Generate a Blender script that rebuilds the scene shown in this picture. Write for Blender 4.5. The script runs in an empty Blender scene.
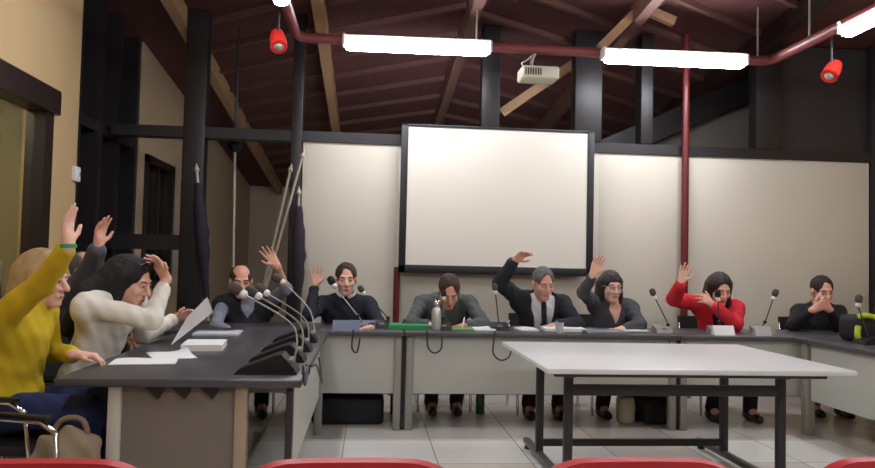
import bpy, bmesh, math, random
import numpy as np
from mathutils import Vector, Matrix
random.seed(7)
SC = bpy.context.scene
COL = SC.collection
R = math.radians

# ------------------------------------------------------------------ camera
FPX, CX, CY, EYE = 730.0, 437.5, 234.0, 1.25
YAW, PITCH, ROLL = R(5.4), R(2.3), R(1.3)
cF = Vector((math.sin(YAW)*math.cos(PITCH), math.cos(YAW)*math.cos(PITCH), math.sin(PITCH)))
r0 = Vector((math.cos(YAW), -math.sin(YAW), 0))
u0 = r0.cross(cF)
cR = r0*math.cos(ROLL) + u0*math.sin(ROLL)
cU = -r0*math.sin(ROLL) + u0*math.cos(ROLL)
EYEP = Vector((0, 0, EYE))
cam = bpy.data.cameras.new('camera')
cam.sensor_width = 36.0
cam.lens = 36.0*FPX/875.0
cam.clip_start = 0.05
co = bpy.data.objects.new('camera', cam)
COL.objects.link(co)
M = Matrix((cR, cU, -cF)).transposed().to_4x4()
M.translation = EYEP
co.matrix_world = M
SC.camera = co

def ray(px, py):
    return cF + cR*((px-CX)/FPX) + cU*((CY-py)/FPX)
def at(px, py, Y):                       # measured point, at room depth Y
    d = ray(px, py); return EYEP + d*(Y/d.y)
def atz(px, py, z):
    d = ray(px, py); return EYEP + d*((z-EYE)/d.z)
def atx(px, py, X):
    d = ray(px, py); return EYEP + d*(X/d.x)
def proj(p):
    v = Vector(p)-EYEP; z = v.dot(cF)
    return (CX+FPX*v.dot(cR)/z, CY-FPX*v.dot(cU)/z)

# ------------------------------------------------------------------ materials
def lin(c):
    return tuple(((x/255)/12.92 if x/255 <= .04045 else ((x/255+.055)/1.055)**2.4) for x in c)
MATS = {}
def mat(name, rgb, rough=.6, metal=0.0, var=0.0, vscale=8.0, bump=0.0, bscale=60.0, emit=None, spec=.5, trans=0.0, stretch=(1,1,1)):
    if name in MATS: return MATS[name]
    m = bpy.data.materials.new(name); m.use_nodes = True
    nt = m.node_tree; b = nt.nodes['Principled BSDF']
    c = lin(rgb)
    b.inputs['Base Color'].default_value = (*c, 1)
    b.inputs['Roughness'].default_value = rough
    b.inputs['Metallic'].default_value = metal
    b.inputs['Specular IOR Level'].default_value = spec
    b.inputs['Transmission Weight'].default_value = trans
    if var or bump:
        tc = nt.nodes.new('ShaderNodeTexCoord'); mp = nt.nodes.new('ShaderNodeMapping')
        mp.inputs['Scale'].default_value = stretch
        nt.links.new(tc.outputs['Object'], mp.inputs['Vector'])
    if var:
        n = nt.nodes.new('ShaderNodeTexNoise'); n.inputs['Scale'].default_value = vscale; n.inputs['Detail'].default_value = 4
        nt.links.new(mp.outputs['Vector'], n.inputs['Vector'])
        mx = nt.nodes.new('ShaderNodeMix'); mx.data_type = 'RGBA'
        mx.inputs[6].default_value = (*[x*(1-var) for x in c], 1)
        mx.inputs[7].default_value = (*[min(1, x*(1+var)) for x in c], 1)
        nt.links.new(n.outputs['Fac'], mx.inputs[0]); nt.links.new(mx.outputs[2], b.inputs['Base Color'])
    if bump:
        n2 = nt.nodes.new('ShaderNodeTexNoise'); n2.inputs['Scale'].default_value = bscale; n2.inputs['Detail'].default_value = 3
        nt.links.new(mp.outputs['Vector'], n2.inputs['Vector'])
        bp = nt.nodes.new('ShaderNodeBump'); bp.inputs['Strength'].default_value = bump; bp.inputs['Distance'].default_value = .01
        nt.links.new(n2.outputs['Fac'], bp.inputs['Height']); nt.links.new(bp.outputs['Normal'], b.inputs['Normal'])
    if emit:
        b.inputs['Emission Color'].default_value = (*lin(emit[0]), 1); b.inputs['Emission Strength'].default_value = emit[1]
    MATS[name] = m
    return m

# ------------------------------------------------------------------ objects
ORG = {}
def tag(o, label=None, cat=None, group=None, kind=None):
    if label: o['label'] = label
    if cat: o['category'] = cat
    if group: o['group'] = group
    if kind: o['kind'] = kind
    return o
def thing(name, label, cat, loc=(0,0,0), group=None, kind=None):
    o = bpy.data.objects.new(name, None); COL.objects.link(o)
    o.empty_display_size = .1
    o.location = loc; ORG[o] = Vector(loc)
    return tag(o, label, cat, group, kind)
def root_of(o):
    while o.parent: o = o.parent
    return o
def link_mesh(name, me, m, parent=None):
    o = bpy.data.objects.new(name, me); COL.objects.link(o)
    if m: me.materials.append(m)
    if parent:
        off = ORG.get(root_of(parent))
        if off is not None and off.length > 1e-9: me.transform(Matrix.Translation(-off))
        o.parent = parent
    return o
def recenter(o, loc):                    # put the origin of a one-mesh thing at its base
    o.data.transform(Matrix.Translation(-Vector(loc))); o.location = loc
    ORG[o] = Vector(loc)
    return o
def dup(root, loc, rz=None, label=None):
    c = root.copy(); COL.objects.link(c); c.location = loc
    if rz is not None: c.rotation_euler = (0, 0, rz)
    if label: c['label'] = label
    def rec(src, dst):
        for ch in list(src.children):
            k = ch.copy(); COL.objects.link(k); k.parent = dst; rec(ch, k)
    rec(root, c)
    return c

class MB:
    def __init__(s): s.bm = bmesh.new()
    def _merge(s, b2):
        me = bpy.data.meshes.new('tmp'); b2.to_mesh(me); b2.free(); s.bm.from_mesh(me); bpy.data.meshes.remove(me); return s
    def box(s, lo, hi, bev=0.0, rot=None, seg=2):
        b = bmesh.new(); bmesh.ops.create_cube(b, size=1)
        lo, hi = Vector(lo), Vector(hi); c = (lo+hi)/2; d = hi-lo
        for v in b.verts: v.co = Vector((v.co.x*d.x, v.co.y*d.y, v.co.z*d.z))
        if bev: bmesh.ops.bevel(b, geom=list(b.edges), offset=min(bev, min(d)*.45), segments=seg, profile=.5, affect='EDGES')
        if rot: bmesh.ops.transform(b, matrix=rot.to_4x4(), verts=b.verts)
        bmesh.ops.translate(b, vec=c, verts=b.verts)
        return s._merge(b)
    def bar(s, p, q, w, h, up=(0,0,1), bev=0.0):
        p, q = Vector(p), Vector(q); d = (q-p); L = d.length; d.normalize()
        up = Vector(up)
        if abs(d.dot(up)) > .98: up = Vector((0,1,0))
        x = d.cross(up).normalized(); z = x.cross(d)
        rot = Matrix((x, d, z)).transposed()
        c = (p+q)/2
        return s.box(c-Vector((w/2, L/2, h/2)), c+Vector((w/2, L/2, h/2)), bev, rot)
    def tube(s, pts, r, n=10, cap=True):
        pts = [Vector(p) for p in pts]; rs = r if isinstance(r, (list, tuple)) else [r]*len(pts)
        rings = []; prev = None
        for i, p in enumerate(pts):
            t = (pts[min(i+1, len(pts)-1)]-pts[max(i-1, 0)]).normalized()
            if prev is None:
                a = Vector((0,0,1)) if abs(t.z) < .9 else Vector((1,0,0))
                x = t.cross(a).normalized()
            else: x = (prev - t*prev.dot(t)).normalized()
            prev = x; y = t.cross(x)
            rings.append([s.bm.verts.new(p+(x*math.cos(2*math.pi*k/n)+y*math.sin(2*math.pi*k/n))*rs[i]) for k in range(n)])
        for a, b in zip(rings, rings[1:]):
            for k in range(n): s.bm.faces.new((a[k], a[(k+1)%n], b[(k+1)%n], b[k]))
        if cap:
            s.bm.faces.new(rings[0][::-1]); s.bm.faces.new(rings[-1])
        return s
    def lathe(s, prof, base, axis=(0,0,1), n=24):
        ax = Vector(axis).normalized()
        return s.tube([Vector(base)+ax*h for r, h in prof], [max(r, 1e-4) for r, h in prof], n)
    def prism(s, pts, vec):
        vec = Vector(vec); a = [s.bm.verts.new(Vector(p)) for p in pts]; b = [s.bm.verts.new(Vector(p)+vec) for p in pts]
        s.bm.faces.new(a[::-1]); s.bm.faces.new(b); n = len(a)
        for k in range(n): s.bm.faces.new((a[k], a[(k+1)%n], b[(k+1)%n], b[k]))
        return s
    def ball(s, c, r, sc=(1,1,1), n=16, rot=None):
        b = bmesh.new(); bmesh.ops.create_uvsphere(b, u_segments=n, v_segments=max(6, n//2), radius=r)
        for v in b.verts: v.co = Vector((v.co.x*sc[0], v.co.y*sc[1], v.co.z*sc[2]))
        if rot: bmesh.ops.transform(b, matrix=rot.to_4x4(), verts=b.verts)
        bmesh.ops.translate(b, vec=Vector(c), verts=b.verts)
        return s._merge(b)
    def sheet(s, fn, nu, nv, th):        # a curved slab: fn(u,v) -> centre point, given thickness
        P = [[Vector(fn(i/nu, j/nv)) for j in range(nv+1)] for i in range(nu+1)]
        def nrm(i, j):
            a = P[min(i+1,nu)][j]-P[max(i-1,0)][j]; b = P[i][min(j+1,nv)]-P[i][max(j-1,0)]
            return a.cross(b).normalized()
        T = [[s.bm.verts.new(P[i][j]+nrm(i,j)*th/2) for j in range(nv+1)] for i in range(nu+1)]
        B = [[s.bm.verts.new(P[i][j]-nrm(i,j)*th/2) for j in range(nv+1)] for i in range(nu+1)]
        for i in range(nu):
            for j in range(nv):
                s.bm.faces.new((T[i][j], T[i+1][j], T[i+1][j+1], T[i][j+1]))
                s.bm.faces.new((B[i][j], B[i][j+1], B[i+1][j+1], B[i+1][j]))
        for i in range(nu):
            s.bm.faces.new((T[i][0], B[i][0], B[i+1][0], T[i+1][0])); s.bm.faces.new((T[i][nv], T[i+1][nv], B[i+1][nv], B[i][nv]))
        for j in range(nv):
            s.bm.faces.new((T[0][j], T[0][j+1], B[0][j+1], B[0][j])); s.bm.faces.new((T[nu][j], B[nu][j], B[nu][j+1], T[nu][j+1]))
        return s
    def build(s, name, m, parent=None, smooth=True):
        bmesh.ops.recalc_face_normals(s.bm, faces=s.bm.faces)
        for e in s.bm.edges:
            if len(e.link_faces) == 2 and e.calc_face_angle(0) > R(38): e.smooth = False
        for f in s.bm.faces: f.smooth = smooth
        me = bpy.data.meshes.new(name); s.bm.to_mesh(me); s.bm.free()
        return link_mesh(name, me, m, parent)
def struct(name, mb, m, label=None):
    o = mb.build(name, m); o['kind'] = 'structure'
    if label: o['label'] = label
    return o
def solo(name, mb, m, label, cat, base, group=None):
    o = mb.build(name, m); recenter(o, base)
    return tag(o, label, cat, group)

# ------------------------------------------------------------------ smooth solid modelling for bodies and clothes
V = lambda *a: np.array(a, dtype=np.float32)
def nv(v):
    v = np.array(v, dtype=np.float32); return v/ max(1e-9, np.linalg.norm(v))
class Solid:
    def __init__(s): s.p = []            # (lo, hi, fn, k, op)
    def cone(s, a, b, ra, rb, k=.02, op='+', flat=None):
        a, b = np.array(a, np.float32), np.array(b, np.float32)
        ab = b-a; L2 = float(ab@ab)+1e-9; m = max(ra, rb)
        if flat is not None:
            ax, fl = flat; ax = np.array(ax, np.float32)
        def fn(x, y, z):
            px, py, pz = x-a[0], y-a[1], z-a[2]
            t = np.clip((px*ab[0]+py*ab[1]+pz*ab[2])/L2, 0, 1)
            qx, qy, qz = px-t*ab[0], py-t*ab[1], pz-t*ab[2]
            if flat is not None:
                w = (qx*ax[0]+qy*ax[1]+qz*ax[2])*(1/fl-1)
                qx, qy, qz = qx+w*ax[0], qy+w*ax[1], qz+w*ax[2]
                r = ra+(rb-ra)*t
                l = np.sqrt(qx*qx+qy*qy+qz*qz)
                return (l-r)*fl
            return np.sqrt(qx*qx+qy*qy+qz*qz)-(ra+(rb-ra)*t)
        s.p.append((np.minimum(a, b)-m, np.maximum(a, b)+m, fn, k, op)); return s
    def ell(s, c, B, sc, k=.02, op='+'):  # B: 3 axis rows
        c = np.array(c, np.float32); B = np.array(B, np.float32); sc = np.array(sc, np.float32); m = float(sc.max())
        def fn(x, y, z):
            px, py, pz = x-c[0], y-c[1], z-c[2]
            l = [(px*B[i][0]+py*B[i][1]+pz*B[i][2])/sc[i] for i in range(3)]
            k0 = np.sqrt(l[0]**2+l[1]**2+l[2]**2)
            k1 = np.sqrt((l[0]/sc[0])**2+(l[1]/sc[1])**2+(l[2]/sc[2])**2)+1e-6
            return k0*(k0-1)/k1
        s.p.append((c-m, c+m, fn, k, op)); return s
    def plane(s, p0, n, op='-', lo=None, hi=None):   # removes the side n points to
        p0 = np.array(p0, np.float32); n = nv(n)
        def fn(x, y, z): return -((x-p0[0])*n[0]+(y-p0[1])*n[1]+(z-p0[2])*n[2])
        s.p.append((lo, hi, fn, .004, op)); return s
    def fun(s, fn, k=.004, op='-', lo=None, hi=None): s.p.append((lo, hi, fn, k, op)); return s
    def mesh(s, name, m, parent, h, fold=0.0, fs=38.0, strand=False):
        adds = [q for q in s.p if q[4] == '+']
        lo = np.min([q[0] for q in adds], axis=0)-.03; hi = np.max([q[1] for q in adds], axis=0)+.03
        n = np.ceil((hi-lo)/h).astype(int)+1
        D = np.full(n, .06, np.float32)
        G = [lo[i]+h*np.arange(n[i], dtype=np.float32) for i in range(3)]
        for (l, u, fn, k, op) in s.p:
            if l is None: i0, i1 = np.zeros(3, int), n
            else:
                i0 = np.clip(((l-k-.03-lo)/h).astype(int), 0, n); i1 = np.clip(((u+k+.03-lo)/h).astype(int)+2, 0, n)
            if np.any(i1 <= i0): continue
            sl = tuple(slice(i0[i], i1[i]) for i in range(3))
            x = G[0][sl[0]][:, None, None]; y = G[1][sl[1]][None, :, None]; z = G[2][sl[2]][None, None, :]
            d = fn(x, y, z)
            d = np.broadcast_to(d, D[sl].shape)
            A = D[sl]
            if op == '+':
                hh = np.maximum(k-np.abs(A-d), 0)/k
                D[sl] = np.minimum(A, d)-hh*hh*k*.25
            else:
                e = -d
                hh = np.maximum(k-np.abs(A-e), 0)/k
                D[sl] = np.maximum(A, e)+hh*hh*k*.25
        if fold:
            x = G[0][:, None, None]; y = G[1][None, :, None]; z = G[2][None, None, :]
            w = np.sin(x*fs*.9+2.1*np.sin(z*fs*.45+y*9))*np.sin(z*fs*.8+x*11+1.7*np.sin(y*fs*.5))+.5*np.sin((x+y)*fs*1.7+z*fs*1.3)
            if strand: w = np.sin(fs*x+2*np.sin(fs*.23*y)+z*7)*np.sin(fs*1.1*y+1.5*np.sin(fs*.2*x)-z*6)
            D += (fold*w).astype(np.float32)
        D[0]=D[-1]=.05; D[:,0]=D[:,-1]=.05; D[:,:,0]=D[:,:,-1]=.05
        S = D < 0
        c = np.zeros(np.array(D.shape)-1, np.uint8)
        for dx in (0,1):
            for dy in (0,1):
                for dz in (0,1):
                    c += S[dx:D.shape[0]-1+dx, dy:D.shape[1]-1+dy, dz:D.shape[2]-1+dz]
        act = (c > 0) & (c < 8)
        I = np.argwhere(act)
        P = np.zeros((len(I), 3)); W = np.zeros(len(I))
        cr = [(a, b) for a in ((0,0,0),(0,0,1),(0,1,0),(0,1,1),(1,0,0),(1,0,1),(1,1,0),(1,1,1)) for b in ((1,0,0),(0,1,0),(0,0,1)) if all(a[i]+b[i] <= 1 for i in range(3))]
        for a, b in cr:
            a = np.array(a); b2 = a+np.array(b)
            da = D[I[:,0]+a[0], I[:,1]+a[1], I[:,2]+a[2]]; db = D[I[:,0]+b2[0], I[:,1]+b2[1], I[:,2]+b2[2]]
            mk = (da < 0) != (db < 0)
            t = np.where(mk, da/np.where(mk, da-db, 1), 0)
            P += np.where(mk[:,None], a+(b2-a)*t[:,None], 0); W += mk
        Vt = lo+h*(I+P/W[:,None])
        idx = np.full(act.shape, -1, np.int64); idx[tuple(I.T)] = np.arange(len(I))
        Q = []
        for ax in range(3):
            o1, o2 = [(1,2),(2,0),(0,1)][ax]
            sa = [slice(0, D.shape[i]-1) for i in range(3)]; 
            A0 = S[tuple(sa)]; sb = list(sa); sb[ax] = slice(1, D.shape[ax])
            # edges whose four neighbouring cells exist
            e0 = np.argwhere(A0 != S[tuple(sb)])
            e0 = e0[(e0[:,o1] > 0) & (e0[:,o2] > 0)]
            u1 = np.zeros(3, int); u1[o1] = 1; u2 = np.zeros(3, int); u2[o2] = 1
            g = lambda e: idx[e[:,0], e[:,1], e[:,2]]
            q = np.stack([g(e0), g(e0-u1), g(e0-u1-u2), g(e0-u2)], 1)
            fl = A0[tuple(e0.T)]
            q[~fl] = q[~fl][:, ::-1]
            Q.append(q)
        Q = np.concatenate(Q)
        me = bpy.data.meshes.new(name)
        me.vertices.add(len(Vt)); me.vertices.foreach_set('co', Vt.astype(np.float32).ravel())
        me.loops.add(Q.size); me.loops.foreach_set('vertex_index', Q.astype(np.int32).ravel())
        me.polygons.add(len(Q)); me.polygons.foreach_set('loop_start', np.arange(0, Q.size, 4, dtype=np.int32))
        me.polygons.foreach_set('use_smooth', np.ones(len(Q), bool))
        me.update(calc_edges=True); me.validate()
        return link_mesh(name, me, m, parent)
# ------------------------------------------------------------------ people
UP = V(0,0,1)
def A(v): return np.array(v, dtype=np.float32)
def reach(S, px, py, L, far=False):
    """point on the measured sight line at limb length L from joint S"""
    d = A(ray(px, py)); o = A(EYEP)-A(S)
    a = d@d; b = 2*(o@d); c = o@o-L*L; q = b*b-4*a*c
    t = -b/(2*a) if q <= 0 else (-b+(math.sqrt(q) if far else -math.sqrt(q)))/(2*a)
    p = A(EYEP)+d*t
    v = p-A(S); l = np.linalg.norm(v)
    return p if l < L*1.12 else A(S)+v/l*L*1.12
def rotv(v, ax, a):
    v, ax = Vector(v), Vector(ax); return A(Matrix.Rotation(a, 3, ax) @ v)
def hand(s, W, d, n, side, sc, curl=.25, spread=.14, tcl=0.0):
    d = nv(d); n = nv(A(n)-d*(A(n)@d)); t = np.cross(d, n)*(1 if side == 'R' else -1)
    offs = (.031, .011, -.010, -.029); kl = (.088, .092, .087, .079); fl = (.070, .079, .073, .056)
    s.cone(W-d*.01*sc, W+d*.035*sc, .027*sc, .026*sc, .015*sc, flat=(n, .75))
    for i in range(4):
        K = W+d*kl[i]*sc+t*offs[i]*sc
        s.cone(W+d*.02*sc+t*offs[i]*.6*sc, K, .0125*sc, .0105*sc, .012*sc)
        fd = nv(d+t*spread*offs[i]/.02)
        c1 = curl*(1+.12*i); ax = np.cross(fd, n)
        f1 = rotv(fd, ax, c1); f2 = rotv(fd, ax, c1*2.1)
        P = K+f1*fl[i]*.55*sc
        s.cone(K, P, .0093*sc, .0085*sc, .004*sc); s.cone(P, P+f2*fl[i]*.5*sc, .0085*sc, .0068*sc, .003*sc)
    b = W+d*.028*sc+t*.022*sc+n*.004*sc
    d1 = nv(d*.62+t*(.75-.4*tcl)+n*(.15+.5*tcl)); m = b+d1*.048*sc
    s.cone(b, m, .013*sc, .0105*sc, .012*sc); s.cone(m, m+nv(d*.85+t*(.42-.6*tcl)+n*(.1+.3*tcl))*.034*sc, .0105*sc, .008*sc, .003*sc)

def person(label, sh, head, face, arms, top, skin, hair, hairstyle, legs, shoes, pitch=-5, yaw=0, tilt=0, sc=1.05, w=.178, hipz=.49, hipback=.09, hipdx=None,
           jacket=None, shirt=None, tie=None, glasses=None, feet=(.30, 0), h=.0068, cuff=None, collar=None, vneck=None, sleeve=(.9, .9), fold=.0035, belly=0.0, kneespread=.12, pos=None):
    F = V(math.sin(R(face)), -math.cos(R(face)), 0); RT = np.cross(F, UP)
    S = A(sh); H = A(head)
    hip = S-F*hipback; hip[2] = hipz
    if hipdx is not None: hip = hip+A(hipdx)
    T = nv(S-hip); RT = nv(RT-T*(RT@T)); FF = np.cross(T, RT)
    base = (float(hip[0]), float(hip[1]), 0.0)
    root = thing('person', label, 'person', base)
    nb = S+T*.045*sc
    # joints of the arms
    J = {}
    for sd, sg in (('R', 1), ('L', -1)):
        a = arms[sd]; sj = S+RT*sg*w*sc-T*.012
        if a.get('up'): sj = sj+T*.035+FF*.01
        E = reach(sj, *a['e'][:2], .285*sc, a['e'][2] if len(a['e']) > 2 else False)
        W = reach(E, *a['w'][:2], .25*sc, a['w'][2] if len(a['w']) > 2 else False)
        if 'wz' in a: W = A(atz(*a['w'][:2], a['wz']))
        if 'wy' in a: W = A(at(*a['w'][:2], a['wy']))
        if 'ey' in a: E = A(at(*a['e'][:2], a['ey']))
        d = nv(W-E) if a.get('d') is None else nv(A(a['d']))
        J[sd] = (sj, E, W, d, a)
    def torso(s, x, k=.04):
        s.ell(hip+T*.03, (RT, FF, T), V(.165*sc*w/.178+x, .12*sc+x, .12*sc+x), k)
        a = hip+T*.10*sc; b = S-T*.11*sc
        s.cone(a, b, (.142+belly*.5)*sc*w/.178+x, .158*sc*w/.178+x, k, flat=(FF, .68))
        if belly: s.ell(hip+T*.16+FF*.05, (RT, FF, T), V(.14+x, .12+belly+x, .15+x), .05)
        for sd in 'RL':
            sj = J[sd][0]
            s.cone(nb-T*.01, sj, .05*sc+x, .054*sc+x, k)
            s.cone(S-T*.10*sc, sj-T*.03, .10*sc+x, .055*sc+x, .05, flat=(FF, .8))
    def arm(s, x, to=1.0, k=.02):
        for sd in 'RL':
            if to < 1: to = sleeve['RL'.index(sd)]
            sj, E, W, d, a = J[sd]
            sj0 = sj
            s.cone(sj0, E, .052*sc+x, .040*sc+x, k)
            s.cone(E, E+(W-E)*to, .040*sc+x*1.1, (.040-.013*to)*sc+x, k)
    def thigh(s, x, to=1.0):
        for sg in (1, -1):
            hj = hip+RT*sg*.085*sc; hj[2] = hipz
            kn = hj+F*.41*sc+RT*sg*(kneespread-.085); kn[2] = hipz+.015
            an = kn+F*(-feet[0])+RT*sg*feet[1]; an[2] = .10
            s.cone(hj, kn, .078*sc+x, .056*sc+x, .03)
            s.cone(kn, kn+(an-kn)*to, .054*sc+x, .036*sc+x+.01*(x > 0), .02)
            yield kn, an
    # head frame
    yw = R(face+yaw); hf = V(math.sin(yw), -math.cos(yw), 0); hr = np.cross(hf, UP)
    hf = rotv(hf, hr, R(pitch)); hu = np.cross(hr, hf)
    if tilt: hr, hu = rotv(hr, hf, R(tilt)), rotv(hu, hf, R(tilt))
    B = (hr, hf, hu); q = sc*1.04
    L = lambda x, y, z: H+(hr*x+hf*y+hu*z)*q
    E3 = lambda s, c, r, k=.02, op='+': s.ell(L(*c), B, V(*r)*q, k, op)
    b = Solid()
    torso(b, -.006)
    b.cone(nb-T*.04, L(0, -.02, -.055), .062*sc, .053*sc, .03)
    arm(b, -.004)
    list(thigh(b, -.004))
    for kn, an in thigh(Solid(), 0): b.cone(an, an+F*.09-UP*.045, .035*sc, .03*sc, .02)
    E3(b, (0, -.012, .03), (.073, .093, .084), .03)
    E3(b, (0, .028, -.045), (.057, .062, .078), .03)
    b.cone(L(-.012, .066, -.102), L(.012, .066, -.102), .02*q, .02*q, .02)
    b.cone(L(-.034, .078, .02), L(.034, .078, .02), .012*q, .012*q, .012)
    for sg in (1, -1):
        E3(b, (sg*.032, .100, -.002), (.018, .014, .011), .012, '-')
        E3(b, (sg*.040, .066, -.03), (.02, .02, .018), .02)
        b.cone(L(sg*.019, .086, .0085), L(sg*.045, .080, .0075), .0055*q, .0055*q, .006)
        E3(b, (sg*.077, -.008, -.01), (.009, .021, .033), .006)
    b.cone(L(0, .088, .005), L(0, .112, -.034), .009*q, .0135*q, .008)
    b.cone(L(-.015, .094, -.040), L(.015, .094, -.040), .009*q, .009*q, .006)
    b.cone(L(-.02, .083, -.066), L(.02, .083, -.066), .009*q, .009*q, .006)
    b.cone(L(-.017, .081, -.078), L(.017, .081, -.078), .009*q, .009*q, .006)
    for sd in 'RL':
        sj, E, W, d, a = J[sd]
        hand(b, W, d, a.get('n', FF), sd, sc*1.0, a.get('curl', .25), a.get('spread', .14), a.get('tcl', 0))
    body = b.mesh('body', skin, root, h)
    # face pieces
    for sg in (1, -1):
        eo = MB().ball(L(sg*.032, .0815, -.001), .0112*q).build('eye', mat('eye_white', (186, 174, 166), .3), root)
        MB().ball(L(sg*.032, .0885, -.002), .0062*q).build('iris', mat('iris_brown', (38, 24, 18), .2), eo)
    e = MB(); e.tube([L(x, .0925-abs(x)*.22, -.072-.02*abs(x)) for x in (-.021, -.012, 0, .012, .021)], [.002*q, .0045*q, .0055*q, .0045*q, .002*q], 8)
    e.build('lips', mat('lip', (150, 84, 78), .5), root)
    # hair
    hs = Solid(); st = hairstyle
    big = .006 if 'full' in st else 0
    E3(hs, (0, -.014, .034), (.081+big, .101+big, .092+big*2), .02)
    if 'long' in st:
        ln = -.26 if 'verylong' in st else (-.19 if 'shoulder' in st else -.13)
        for sg in (1, -1):
            hs.cone(L(sg*.066, -.01, .03), L(sg*.082, -.012, ln), .033*q, .026*q, .03)
            hs.cone(L(sg*.045, -.06, .0), L(sg*.06, -.085, ln-.02), .055*q, .04*q, .04)
        hs.cone(L(0, -.065, .02), L(0, -.10, ln-.03), .065*q, .05*q, .04)
    if 'verylong' in st:
        q1 = S-FF*.10+T*.02; q2 = S-FF*.14-T*.24
        hs.cone(L(0, -.06, .03), q1, .078*q, .078*q, .05); hs.cone(q1, q2, .078*q, .055*q, .05, flat=(FF, .7))
        hs.cone(L(.06, -.02, .02), S+RT*.10-FF*.07+T*.02, .04*q, .06*q, .04); hs.cone(S+RT*.10-FF*.07+T*.02, S+RT*.08-FF*.15-T*.2, .06*q, .045*q, .04)
    E3(hs, (0, .112, -.045), (.064 if 'long' in st else .078, .09, .126 if 'fringe' not in st else .094), .012, '-')
    if 'long' not in st:
        o = L(0, 0, -.05); hs.plane(o, -hu, lo=A(o)-.2, hi=A(o)+.2)
        for sg in (1, -1): E3(hs, (sg*.085, .022, -.035), (.032, .055, .06), .01, '-')
    if 'bald' in st: E3(hs, (0, .045, .115), (.075, .105, .075), .01, '-')
    elif 'high' in st: E3(hs, (0, .105, .075), (.06, .045, .045), .01, '-')
    hs.mesh('hair', hair, root, h*.9, .0022 if 'long' in st else .0035, 110, True)
    for sg in (1, -1): MB().tube([L(sg*x, y, z) for x, y, z in ((.014, .094, .017), (.03, .094, .023), (.048, .08, .017))], [.003*q, .0042*q, .002*q], 6).build('eyebrow', hair, root)
    # clothes
    def garment(name, m, x, vcut=None, hem=None, to=.93, hi=.03, fd=fold):
        g = Solid(); torso(g, x)
        g.cone(nb-T*.03, nb+T*hi, .066*sc+x, .058*sc+x*.4, .02)
        if vcut:                                           # open front: a wedge widening towards the neck
            z0, z1, w0, w1 = vcut; o = hip.copy()
            def fn(px, py, pz):
                dx, dy, dz = px-o[0], py-o[1], pz-o[2]
                u = dx*T[0]+dy*T[1]+dz*T[2]; r = dx*RT[0]+dy*RT[1]+dz*RT[2]; f = dx*FF[0]+dy*FF[1]+dz*FF[2]
                tt = (u-z0)/(z1-z0)
                ww = w0+(w1-w0)*np.clip(tt, -.2, 1.05)
                return np.maximum(np.maximum(np.abs(r)-ww, -(f-.03)), (z0-u))
            g.fun(fn, .006)
        if name != 'vest': arm(g, x, to)
        if hem is not None:
            o = hip+T*hem; g.plane(o, -T, lo=A(hip)-.25, hi=A(hip)+.25)
        return g.mesh(name, m, root, h, fd)
    kind, tm = top
    tlen = float(np.linalg.norm(S-hip))
    if jacket:
        garment(kind, tm, .004, to=.90, hi=.02)
        jk, jm, vc = jacket
        garment(jk, jm, .020, vcut=(vc[0], tlen+.06, vc[1], vc[2]), hem=-.08, to=.90, hi=.022)
    else:
        garment(kind, tm, .010, vcut=(tlen-vneck[0], tlen+.06, .0, vneck[1]) if vneck else None, hem=-.07, hi=.025)
    if collar is not None:
        c = MB()
        ring = [L(0, -.02, -.1)*0+nb+T*.038*sc+(RT*math.cos(t)*.068+FF*math.sin(t)*.064)*sc-T*(.022*max(0, math.sin(t))**2) for t in [R(100+340*i/24) for i in range(25)]]
        c.tube(ring, .013*sc, 8); c.build('collar', collar, root)
    if tie is not None:
        c = MB(); fr = lambda z, f: hip+T*z+FF*f
        top_p = S+FF*.105*sc+T*.005; mid = S-T*.14+FF*.15*sc; bot = hip+T*.10+FF*.145*sc
        c.bar(top_p+T*.02-FF*.02, top_p-T*.02+FF*.005, .04, .022, FF, .006)
        c.bar(top_p-T*.015, mid, .045, .012, FF, .004); c.bar(mid, bot, .065, .012, FF, .004)
        c.build('tie', tie, root)
    if cuff is not None:
        for sd in 'RL':
            sj, E, W, d, a = J[sd]; ax = nv(W-E); c = MB()
            c.tube([W-ax*.035, W-ax*.012], .039*sc, 14); c.build('cuff', cuff, root)
    tr = Solid(); torso_lo = hip
    tr.ell(hip+T*.0, (RT, FF, T), V(.168*sc*w/.178, .125*sc, .12*sc), .03)
    ks = list(thigh(tr, .010, 1.0)); tr.mesh('trousers', legs, root, h*1.15, .003)
    for kn, an in ks:
        so = Solid(); o = an.copy(); o[2] = 0
        so.cone(o+F*-.035+UP*.045, o+F*.15+UP*.036, .042*sc, .034*sc, .03); so.cone(o+UP*.05, o+UP*.10, .044*sc, .045*sc, .03)
        so.plane(o+UP*.003, -UP, lo=A(o)-.3, hi=A(o)+.3)
        so.mesh('shoe', shoes, root, .007)
    if glasses is not None:
        g = MB(); gz, gy = (0, .103) if glasses[1] == 'eyes' else (.098, .070)
        for sg in (1, -1):
            cx = sg*.032
            g.tube([L(cx+.024*math.cos(t), gy-.006*abs(math.cos(t)), gz+.019*math.sin(t)) for t in [2*math.pi*i/16 for i in range(17)]], .0026*q, 6)
            g.tube([L(sg*.056, gy-.006, gz+.006), L(sg*.08, gy-.06, gz+.006), L(sg*.082, -.01+gy-.103, gz)], .0024*q, 6)
        g.tube([L(-.01, gy, gz+.004), L(0, gy+.003, gz+.007), L(.01, gy, gz+.004)], .0025*q, 6)
        go = g.build(glasses[0], glasses[2], root)
        if glasses[1] != 'eyes':
            for sg in (1, -1): MB().ball(L(sg*.032, gy-.002, gz), .022*q, (1, .12, .82), 14, Matrix((Vector(hr), Vector(hf), Vector(hu))).transposed()).build('lens', mat('dark_lens', (20, 18, 18), .08), go)
    return root, J, dict(hip=hip, F=F, RT=RT, L=L, S=S, T=T, FF=FF)
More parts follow.
